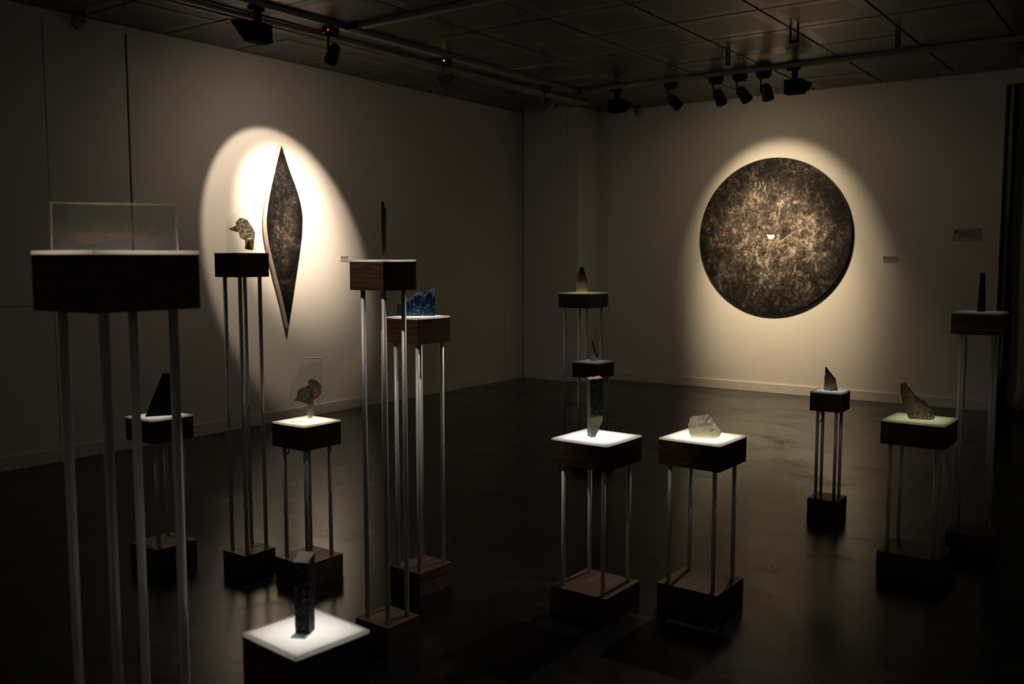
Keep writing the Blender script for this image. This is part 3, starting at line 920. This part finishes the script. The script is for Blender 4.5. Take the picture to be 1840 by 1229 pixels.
# P4 clear panel with leaf
loc, ang = spot('P4', .0, -.008)
e = empty('glass_sculpture', loc, ang)
obj('panel', prism(bmesh.new(), [(-.076, 0), (-.0727, .1528), (-.0124, .273), (-.0002, .3038), (.0766, .3029), (.0779, .1722), (.0766, 0)], -.006, .006, 0, 1), [M['clear'], M['edge']], e)
bm = bmesh.new(); box(bm, -.0002, .0766, -.0068, .0068, .3000, .3048, bevel=.001)
obj('top_edge_highlight', bm, M['bright_edge'], e)  # pale bar imitates the bright line along the panel's top
crown4 = [(-0.0622, 0.1022), (-0.0505, 0.109), (-0.0434, 0.1183), (-0.0407, 0.1374), (-0.031, 0.1563), (-0.0193, 0.1607), (-0.0053, 0.1627), (0.0087, 0.1695), (0.0113, 0.1838), (0.0162, 0.1956), (0.0257, 0.2016), (0.0373, 0.1998), (0.0488, 0.1947), (0.0603, 0.1847), (0.0672, 0.1749), (0.0731, 0.1675), (0.0412, 0.1588), (0.0268, 0.1401), (0.0218, 0.121), (0.0308, 0.1038), (0.0351, 0.0868), (0.021, 0.08), (0.007, 0.0805), (-0.0115, 0.0884), (-0.0346, 0.0964), (-0.0507, 0.0984)]
M['moss'] = stain_mat('dark_moss_inclusion', (.44, .46, .36), (.68, .66, .60), 60, .30, (.78, .75, .70), 70)
M['leaf4'] = stain_mat('dusky_leaf', (.82, .64, .58), (.88, .70, .64), 60, .28)
M['stem4'] = stain_mat('tan_stem', (.88, .78, .60), (.94, .84, .68), 60, .55)
obj('crown', prism(bmesh.new(), ragged(crown4, .005, .0014, 2), -.0035, .0035), M['moss'], e)
obj('leaf', prism(bmesh.new(), [(0.0731, 0.1675), (0.0726, 0.1386), (0.0662, 0.1243), (0.059, 0.1149), (0.0471, 0.1057), (0.0354, 0.1003), (0.024, 0.1161), (0.0218, 0.1258), (0.0268, 0.1425), (0.0412, 0.1588), (0.0553, 0.1656)], -.0042, .002), M['leaf4'], e)
obj('stem', prism(bmesh.new(), [(0.007, 0.0805), (0.0374, 0.0828), (0.0364, 0.0336), (0.0315, 0.0217), (0.0172, 0.0102), (0.0079, 0.0115), (0.0036, 0.03), (0.0056, 0.0589)], -.003, .003), M['stem4'], e)
tag(e, 'clear corner-cut glass panel with a dark tuft and a leaf, on a low plinth', 'sculpture')

# P5 rough dark pillar, square in plan, pale top, its green caustic painted as a pane
loc, ang = spot('P5', -.002, -.004)
M['granite'] = stone_mat('dark_speckled_pillar', [(0, (.010, .011, .011)), (.3, (.0045, .004, .007)), (1, (.003, .003, .005))], .17, 60, .3, .6, contrast=(110, .55, .64, (.12, .10, .125)), spec=.2)
M['granite_top'] = stone_mat('pale_broken_top', [(0, (.62, .53, .46)), (1, (.76, .66, .57))], .2, 60, .3, .6)
M['caustic_pane'] = clear_mat('green_caustic_glass', (.66, .88, .78), .45, (.50, .70, .60), .1, .5)  # imitates the light cast through the green stone
e = empty('stone_pillar', loc, math.radians(48.8) - math.radians(22))
bm = bmesh.new()
rows = 16; W0, W1 = .0150, .0172
rings = []
rng = random.Random(21)
for k in range(rows + 1):
    t = k / rows; w = W0 + (W1 - W0) * t
    ring = []
    for i in range(4):
        c0 = ((-1, -1), (1, -1), (1, 1), (-1, 1))[i]; c1 = ((-1, -1), (1, -1), (1, 1), (-1, 1))[(i + 1) % 4]
        for j in range(4):
            q = j / 4
            p = Vector(((c0[0] + (c1[0] - c0[0]) * q) * w, (c0[1] + (c1[1] - c0[1]) * q) * w, .1585 * t + (t ** 6) * .006 * (c0[1] + (c1[1] - c0[1]) * q)))
            if k > 0: p += noise.noise_vector(p * 120) * .0016
            ring.append(bm.verts.new(p))
    rings.append(ring)
for ra, rb in zip(rings, rings[1:]):
    for i in range(16): bm.faces.new((ra[i], ra[(i + 1) % 16], rb[(i + 1) % 16], rb[i]))
bm.faces.new(rings[0][::-1])
top = bm.faces.new(rings[-1]); 
r = bmesh.ops.inset_individual(bm, faces=[top], thickness=.004, depth=.002)
top.material_index = 1
for f in r['faces']: f.material_index = 1
bmesh.ops.recalc_face_normals(bm, faces=bm.faces)
obj('pillar', bm, [M['granite'], M['granite_top']], e)
obj('green_caustic', bx(-.017, .014, -.036, -.0165, 0, .0025), M['caustic_pane'], e)
tag(e, 'dark speckled square pillar with a pale broken top on the nearest plinth', 'sculpture')

# P6 spike
loc, ang = spot('P6')
M['spike'] = stone_mat('black_flecked_spike', [(0, (.005, .006, .004)), (1, (.0035, .0035, .004))], .22, 60, .2, .3, contrast=(150, .60, .68, (.05, .05, .022)))
sp = [(-0.0054, 0), (-0.0035, 0.2217), (-0.0004, 0.2253), (0.0048, 0.2243), (0.0089, 0.2166), (0.0087, 0.2035), (0.0149, 0.1984), (0.0137, 0.189), (0.0152, 0.1827), (0.0140, 0.10), (0.0135, 0)]
o = obj('stone_spike', chunk(sp, [(-.010, .97), (0, 1.0), (.010, .97)], .012, .0006, 4), M['spike'], None, loc, ang)
tag(o, 'thin black jagged spike standing on the tall walnut plinth', 'sculpture')

# P7 blue slab with a stepped, broken top
loc, ang = spot('P7', 0, 0.005)
M['blue'] = stone_mat('blue_clouded_glass', [(0, (.010, .045, .066)), (.35, (.004, .015, .034)), (.6, (.005, .011, .026)), (.8, (.026, .042, .080)), (1, (.13, .15, .19))], .12, 34, 2.6, .18, contrast=(75, .58, .68, (.24, .29, .33)))
M['navy'] = stone_mat('dark_navy_side', [(0, (.014, .022, .042)), (1, (.010, .014, .030))], .12, 40, .4, .25)
M['gold'] = stone_mat('tawny_broken_edge', [(0, (.34, .27, .18)), (1, (.40, .31, .20))], .12, 70, .5, .5)
slab = [(-0.0754, 0), (-0.0746, 0.0642), (-0.0494, 0.0805), (-0.0368, 0.0867), (-0.0116, 0.096), (-0.0022, 0.1017), (0.0137, 0.1142), (0.0294, 0.1179), (0.0451, 0.1223), (0.0609, 0.1279), (0.0754, 0.1316), (0.0756, 0)]
bm = bmesh.new()
n = len(slab)
skew, dep = -.0235, .034
front = [bm.verts.new((u, -dep / 2, z)) for u, z in slab]
back = [bm.verts.new((u + skew, dep / 2, max(0, z - .011) if z > .01 else 0)) for u, z in slab]
ff = bm.faces.new(front); fb = bm.faces.new(back[::-1])
for i in range(n):
    f = bm.faces.new((front[i], back[i], back[(i + 1) % n], front[(i + 1) % n]))
    f.material_index = 1 if i == 0 else (2 if i < n - 1 else 1)
    if i == n - 2: f.material_index = 1
bmesh.ops.triangulate(bm, faces=[ff, fb])
bmesh.ops.recalc_face_normals(bm, faces=bm.faces)
o = obj('glass_slab', bm, [M['blue'], M['navy'], M['gold']], None, (loc[0], loc[1], loc[2]), ang)
tag(o, 'clouded blue glass slab with a broken sloping top', 'sculpture')

# P8 amber/blue stone, the plate's yellow glow painted into its foot
loc, ang = spot('P8')
M['amber'] = stone_mat('amber_to_blue_glass', [(0, (0.900, 0.900, 0.330)), (.10, (0.630, 0.495, 0.360)), (.38, (0.450, 0.345, 0.270)), (.50, (0.240, 0.128, 0.053)), (.64, (0.210, 0.105, 0.045)), (.74, (0.030, 0.027, 0.075)), (1, (0.006, 0.006, 0.015))], .20, 55, .12, .25, .10, translucent=.3, contrast=(110, .62, .72, (0.180, 0.128, 0.075)))
ob8 = clamp([(-.053, 0), (-.0534, .0596), (-.0502, .127), (-.0329, .1978), (-.0029, .202), (.017, .1306), (.0315, .0881), (.0337, .0136), (.0255, 0)])
o = obj('glass_stone', chunk(ob8, [(-.034, .70), (-.016, 1.0), (.016, .98), (.034, .75)], .013, .0042, 8, 50), M['amber'], None, loc, ang)
tag(o, 'upright glass stone, dark blue above amber, on the plinth before the pier', 'sculpture')

# P9 pale shard
loc, ang = spot('P9', .006, 0)
M['shard9'] = stone_mat('pale_grey_shard', [(0, (.62, .55, .48)), (1, (.46, .40, .34))], .15, 80, .4, .5, translucent=.25)
M['shard9b'] = stone_mat('brown_shard_edge', [(0, (.060, .033, .022)), (1, (.05, .03, .02))], .15, 80, .4, .5)
bm = bmesh.new()
A = [(-.0287, 0, -.008), (.004, 0, -.018), (.0275, 0, .006), (-.006, 0, .018)]
vts = [bm.verts.new((u, v, z)) for u, z, v in A]
vm = bm.verts.new((.0285, .006, .0309))
vt1 = bm.verts.new((-.0200, -.004, .1535)); vt2 = bm.verts.new((-.0115, .001, .1535)); vt3 = bm.verts.new((-.016, .005, .150))
k1 = bm.verts.new((.0165, -.012, .030))
bm.faces.new((vts[0], vts[1], k1, vt1)); f1 = bm.faces.new((k1, vm, vt2, vt1)); f1.material_index = 1
bm.faces.new((vts[1], vts[2], vm, k1)); bm.faces.new((vts[2], vts[3], vt3, vt2, vm)); bm.faces.new((vts[3], vts[0], vt1, vt3)); bm.faces.new((vt1, vt2, vt3)); bm.faces.new(vts[::-1])
bmesh.ops.triangulate(bm, faces=bm.faces)
bmesh.ops.recalc_face_normals(bm, faces=bm.faces)
o = obj('stone_shard', bm, [M['shard9'], M['shard9b']], None, loc, ang)
tag(o, 'slim pale shard with a brown slanting edge on a small dim plinth', 'sculpture')

# P10 tall green slab
loc, ang = spot('P10', -.036, -.008)
M['green_face'] = stone_mat('green_flecked_glass', [(0, (.075, .10, .085)), (.18, (.085, .105, .080)), (.21, (.13, .14, .06)), (.32, (.22, .23, .11)), (.37, (.012, .014, .008)), (1, (.006, .008, .005))], .26, 90, .10, .25, contrast=(95, .56, .64, (.11, .125, .045)))
M['green_side'] = stone_mat('grey_green_cut_side', [(0, (.10, .125, .11)), (.5, (.16, .17, .15)), (1, (.17, .17, .155))], .26, 60, .5, .35)
M['chip'] = stone_mat('pale_chipped_rim', [(0, (.6, .5, .42)), (1, (.75, .66, .58))], .3, 60, .3, .5)
e = empty('glass_slab', loc, ang)
bm = bmesh.new()
# plan: front corner near the camera, left side recedes left, face recedes right
zt_ = lambda u: .254 + .0045 * math.sin(u * 260) + .05 * max(0, u - .02)
prof = [(.0109, 0), (.0294, 0), (.046, .0371), (.0607, .0712), (.0600, .258), (.048, .2575), (.036, .2535), (.024, .2555), (.014, .252), (.0044, .2535)]
front = [bm.verts.new((u, -.020 + (u - .0044) * .45, z)) for u, z in prof]
back = [bm.verts.new((u - .0165, .012 + (u - .0044) * .45, z + (.006 if z > .2 else 0))) for u, z in prof]
n = len(prof)
ff = bm.faces.new(front); fb = bm.faces.new(back[::-1])
for i in range(n):
    f = bm.faces.new((front[i], back[i], back[(i + 1) % n], front[(i + 1) % n]))
    z = (prof[i][1] + prof[(i + 1) % n][1]) / 2
    f.material_index = 2 if z > .2 and i < n - 1 else 1
    if i in (2, 3): f.material_index = 1
bmesh.ops.triangulate(bm, faces=[ff, fb])
bmesh.ops.recalc_face_normals(bm, faces=bm.faces)
obj('slab', bm, [M['green_face'], M['green_side'], M['chip']], e)
tag(e, 'tall dark green flecked glass slab with a cut lower corner', 'sculpture')

# P11 pale glass boulder with one polished face
loc, ang = spot('P11', .006, -.012)
M['ice'] = stone_mat('pale_green_glass', [(0, (.62, .64, .38)), (.4, (.42, .46, .34)), (1, (.40, .43, .35))], .06, 30, .3, .22, .30, translucent=.12)
M['frost'] = stone_mat('frosted_rough_glass', [(0, (.72, .64, .50)), (1, (.80, .72, .60))], .1, 60, .4, .6, .0, translucent=.12, bumpd=.007, contrast=(70, .54, .64, (.44, .38, .29)))
M['mark'] = simple('dark_inclusion', (.05, .07, .065), .4)
e = empty('glass_boulder', loc, ang)
rock = [(-0.0695, 0.0368), (-0.0726, 0.0487), (-0.0628, 0.07), (-0.0659, 0.0818), (-0.0544, 0.0897), (-0.0312, 0.0905), (-0.0082, 0.0973), (0.0148, 0.0995), (0.0266, 0.088), (0.0385, 0.0647), (0.0618, 0.0447), (0.0708, 0.0242), (0.0653, 0.013), (0.0454, 0), (0.0109, 0), (-0.0181, 0), (-0.0558, 0), (-0.0648, 0.016)]
ridge = [(-0.0690, 0.0368), (-0.0276, 0.0458), (0.0156, 0.0579), (0.0416, 0.0499), (0.0619, 0.0402), (0.0700, 0.0242)]
low = [(0.0645, 0.013), (0.0454, 0), (0.0109, 0), (-0.0181, 0), (-0.0558, 0), (-0.0640, 0.016)]
bm = bmesh.new()
fr = ridge + low
FV = [bm.verts.new((u, -.036, z)) for u, z in fr]
face_front = bm.faces.new(FV)
mid_top = resample([(u, z) for u, z in rock[:12]], .012)[:-1]
MT = resample([rock[11], rock[10], rock[9], rock[8], rock[7], rock[6], rock[5], rock[4], rock[3], rock[2], rock[1], rock[0]], .014)
MT = [p for p in MT if p[1] >= .024]
# upper surface: strips from the ridge back over the crest to the rear foot
nU = 15
def lerp_path(path, t):
    Ls = [math.dist(a, b) for a, b in zip(path, path[1:])]; tot = sum(Ls); d = t * tot
    for (a, b), L in zip(zip(path, path[1:]), Ls):
        if d <= L + 1e-9: return tuple(x + (y - x) * (d / L if L else 0) for x, y in zip(a, b))
        d -= L
    return path[-1]
crest = [rock[0], rock[1], rock[2], rock[3], rock[4], rock[5], rock[6], rock[7], rock[8], rock[9], rock[10], rock[11]]
rowsv = []
for k, (t, v) in enumerate(((0, -.0358), (.35, -.026), (.7, -.012), (1.0, .004), (.85, .022), (.45, .036), (0, .040))):
    row = []
    for i in range(nU + 1):
        s = i / nU
        a = lerp_path(ridge, s); c = lerp_path(crest, s)
        if k <= 3: p = (a[0] + (c[0] - a[0]) * t, v, a[1] + (c[1] - a[1]) * t)
        else: p = (c[0] * .92, v, c[1] * t)
        q = Vector(p)
        if 0 < k < 6 and 0 < i < nU:
            dn = noise.noise_vector(q * 60) * .0068
            q += dn
            if k in (1, 2): q.z -= .004 * math.sin(s * PI) * (1 if k == 2 else .5)
        if k in (3,) and 0 < i < nU: q = Vector((c[0], v, c[1])) + noise.noise_vector(q * 90) * .0012
        row.append(bm.verts.new(q))
    rowsv.append(row)
for ra, rb in zip(rowsv, rowsv[1:]):
    for i in range(nU):
        f = bm.faces.new((ra[i], ra[i + 1], rb[i + 1], rb[i])); f.material_index = 1
# ends and underside closed through a foot ring
footL = bm.verts.new((-.060, 0, 0)); footR = bm.verts.new((.052, 0, 0))
for rowa, rowb in zip(rowsv, rowsv[1:]):
    f = bm.faces.new((rowa[0], rowb[0], footL)); f.material_index = 1
    f = bm.faces.new((rowa[-1], footR, rowb[-1])); f.material_index = 1
f = bm.faces.new((FV[0], FV[11], FV[10], footL)); f.material_index = 1
f = bm.faces.new((FV[5], footR, FV[7], FV[6])); f.material_index = 1
f = bm.faces.new((FV[7], footR, rowsv[-1][-1])); f.material_index = 1
bmesh.ops.triangulate(bm, faces=[face_front])
bmesh.ops.remove_doubles(bm, verts=bm.verts, dist=.0007)
bmesh.ops.recalc_face_normals(bm, faces=bm.faces)
obj('boulder', bm, [M['ice'], M['frost']], e)
bm = bmesh.new()
for (u, z, l, t) in ((.004, .047, .007, -.6), (.006, .042, .006, .3), (-.004, .034, .006, .4), (.026, .036, .008, 1.2), (.031, .038, .010, 1.25), (.036, .039, .010, 1.3), (.041, .040, .008, 1.1), (.031, .016, .007, -.8), (.024, .030, .005, .9), (.020, .044, .006, .1)):
    d = Vector((math.cos(t), 0, math.sin(t))) * l / 2; nn = Vector((-math.sin(t), 0, math.cos(t))) * .0011
    p = Vector((u, -.0366, z))
    vv = [bm.verts.new(p + d + nn), bm.verts.new(p + d - nn), bm.verts.new(p - d - nn), bm.verts.new(p - d + nn)]
    ww = [bm.verts.new(v.co + Vector((0, .0006, 0))) for v in vv]
    bm.faces.new(vv); bm.faces.new(ww[::-1])
    for i in range(4): bm.faces.new((vv[i], ww[i], ww[(i + 1) % 4], vv[(i + 1) % 4]))
bmesh.ops.recalc_face_normals(bm, faces=bm.faces)
obj('dark_flecks', bm, M['mark'], e)
tag(e, 'pale green glass boulder, frosted on top with one polished face', 'sculpture')

# P12 brown shard
loc, ang = spot('P12')
M['brown'] = stone_mat('brown_cracked_shard', [(0, (.50, .40, .23)), (.35, (.34, .26, .16)), (1, (.15, .11, .07))], .14, 45, .5, .5, translucent=.2, contrast=(38, .53, .58, (.05, .032, .02)))
o = obj('stone_shard', chunk(clamp([(-.0358, 0), (-.0347, .070), (-.032, .1385), (-.0265, .1385), (.0279, .0715), (.035, .036), (.0425, 0)]), [(-.020, .82), (-.006, 1.0), (.012, .95), (.02, .7)], .012, .0030, 12, 50), M['brown'], None, loc, ang)
tag(o, 'brown cracked pointed shard on the small plinth under the round picture', 'sculpture')

# P13 striped rock
loc, ang = spot('P13', -.010, 0.006)
M['striped'] = stone_mat('striped_rock', [(0, (0.221, 0.178, 0.076)), (.22, (0.340, 0.264, 0.145)), (.40, (0.459, 0.340, 0.264)), (.55, (0.425, 0.323, 0.264)), (.66, (0.272, 0.187, 0.128)), (.74, (0.459, 0.425, 0.374)), (.88, (0.340, 0.374, 0.374)), (1, (0.076, 0.128, 0.187))], .118, 34, .22, .5, translucent=.30, bumpd=.005, contrast=(55, .52, .60, (.16, .115, .075)), dirvec=(1.0, .0, .36))
rk = [(-0.0413, 0), (-0.0515, 0.0215), (-0.0655, 0.068), (-0.083, 0.1279), (-0.0841, 0.1616), (-0.0782, 0.1687), (-0.0613, 0.173), (-0.0499, 0.1534), (-0.0342, 0.1442), (-0.0179, 0.1181), (0.001, 0.1024), (0.0136, 0.0914), (0.0289, 0.089), (0.0447, 0.0715), (0.0608, 0.0457), (0.0751, 0.0266), (0.0772, 0.009), (0.068, 0)]
bm = chunk([(u + .03, z) for u, z in rk], [(-.030, .80), (-.012, 1.0), (.014, .98), (.032, .72)], .010, .0048, 13, 48)
o = obj('striped_rock', bm, M['striped'], None, (loc[0] - .03 * math.cos(ang), loc[1] - .03 * math.sin(ang), loc[2]), ang)
tag(o, 'leaning striped rock, brown on the left and blue-grey on the right', 'sculpture')

# P14 black obelisk
loc, ang = spot('P14', .003, 0)
M['obelisk'] = stone_mat('black_obelisk', [(0, (.004, .004, .005)), (1, (.003, .003, .003))], .2, 40, .2, .5, spec=.2)
bm = bmesh.new()
lo_ = [(-.0185, -.014, 0), (.0185, -.014, 0), (.0205, .014, 0), (-.0165, .014, 0)]
hi_ = [(-.0120, -.009, .200), (.0100, -.009, .2005), (.0110, .009, .201), (-.0100, .009, .200)]
va = [bm.verts.new(p) for p in lo_]; vb = [bm.verts.new(p) for p in hi_]
for i in range(4): bm.faces.new((va[i], va[(i + 1) % 4], vb[(i + 1) % 4], vb[i]))
bm.faces.new(va[::-1]); bm.faces.new(vb)
bmesh.ops.bevel(bm, geom=bm.edges[:], offset=.0012, segments=1, affect='EDGES')
o = obj('obelisk', bm, M['obelisk'], None, loc, ang)
tag(o, 'slim black tapering obelisk on the far right plinth', 'sculpture')
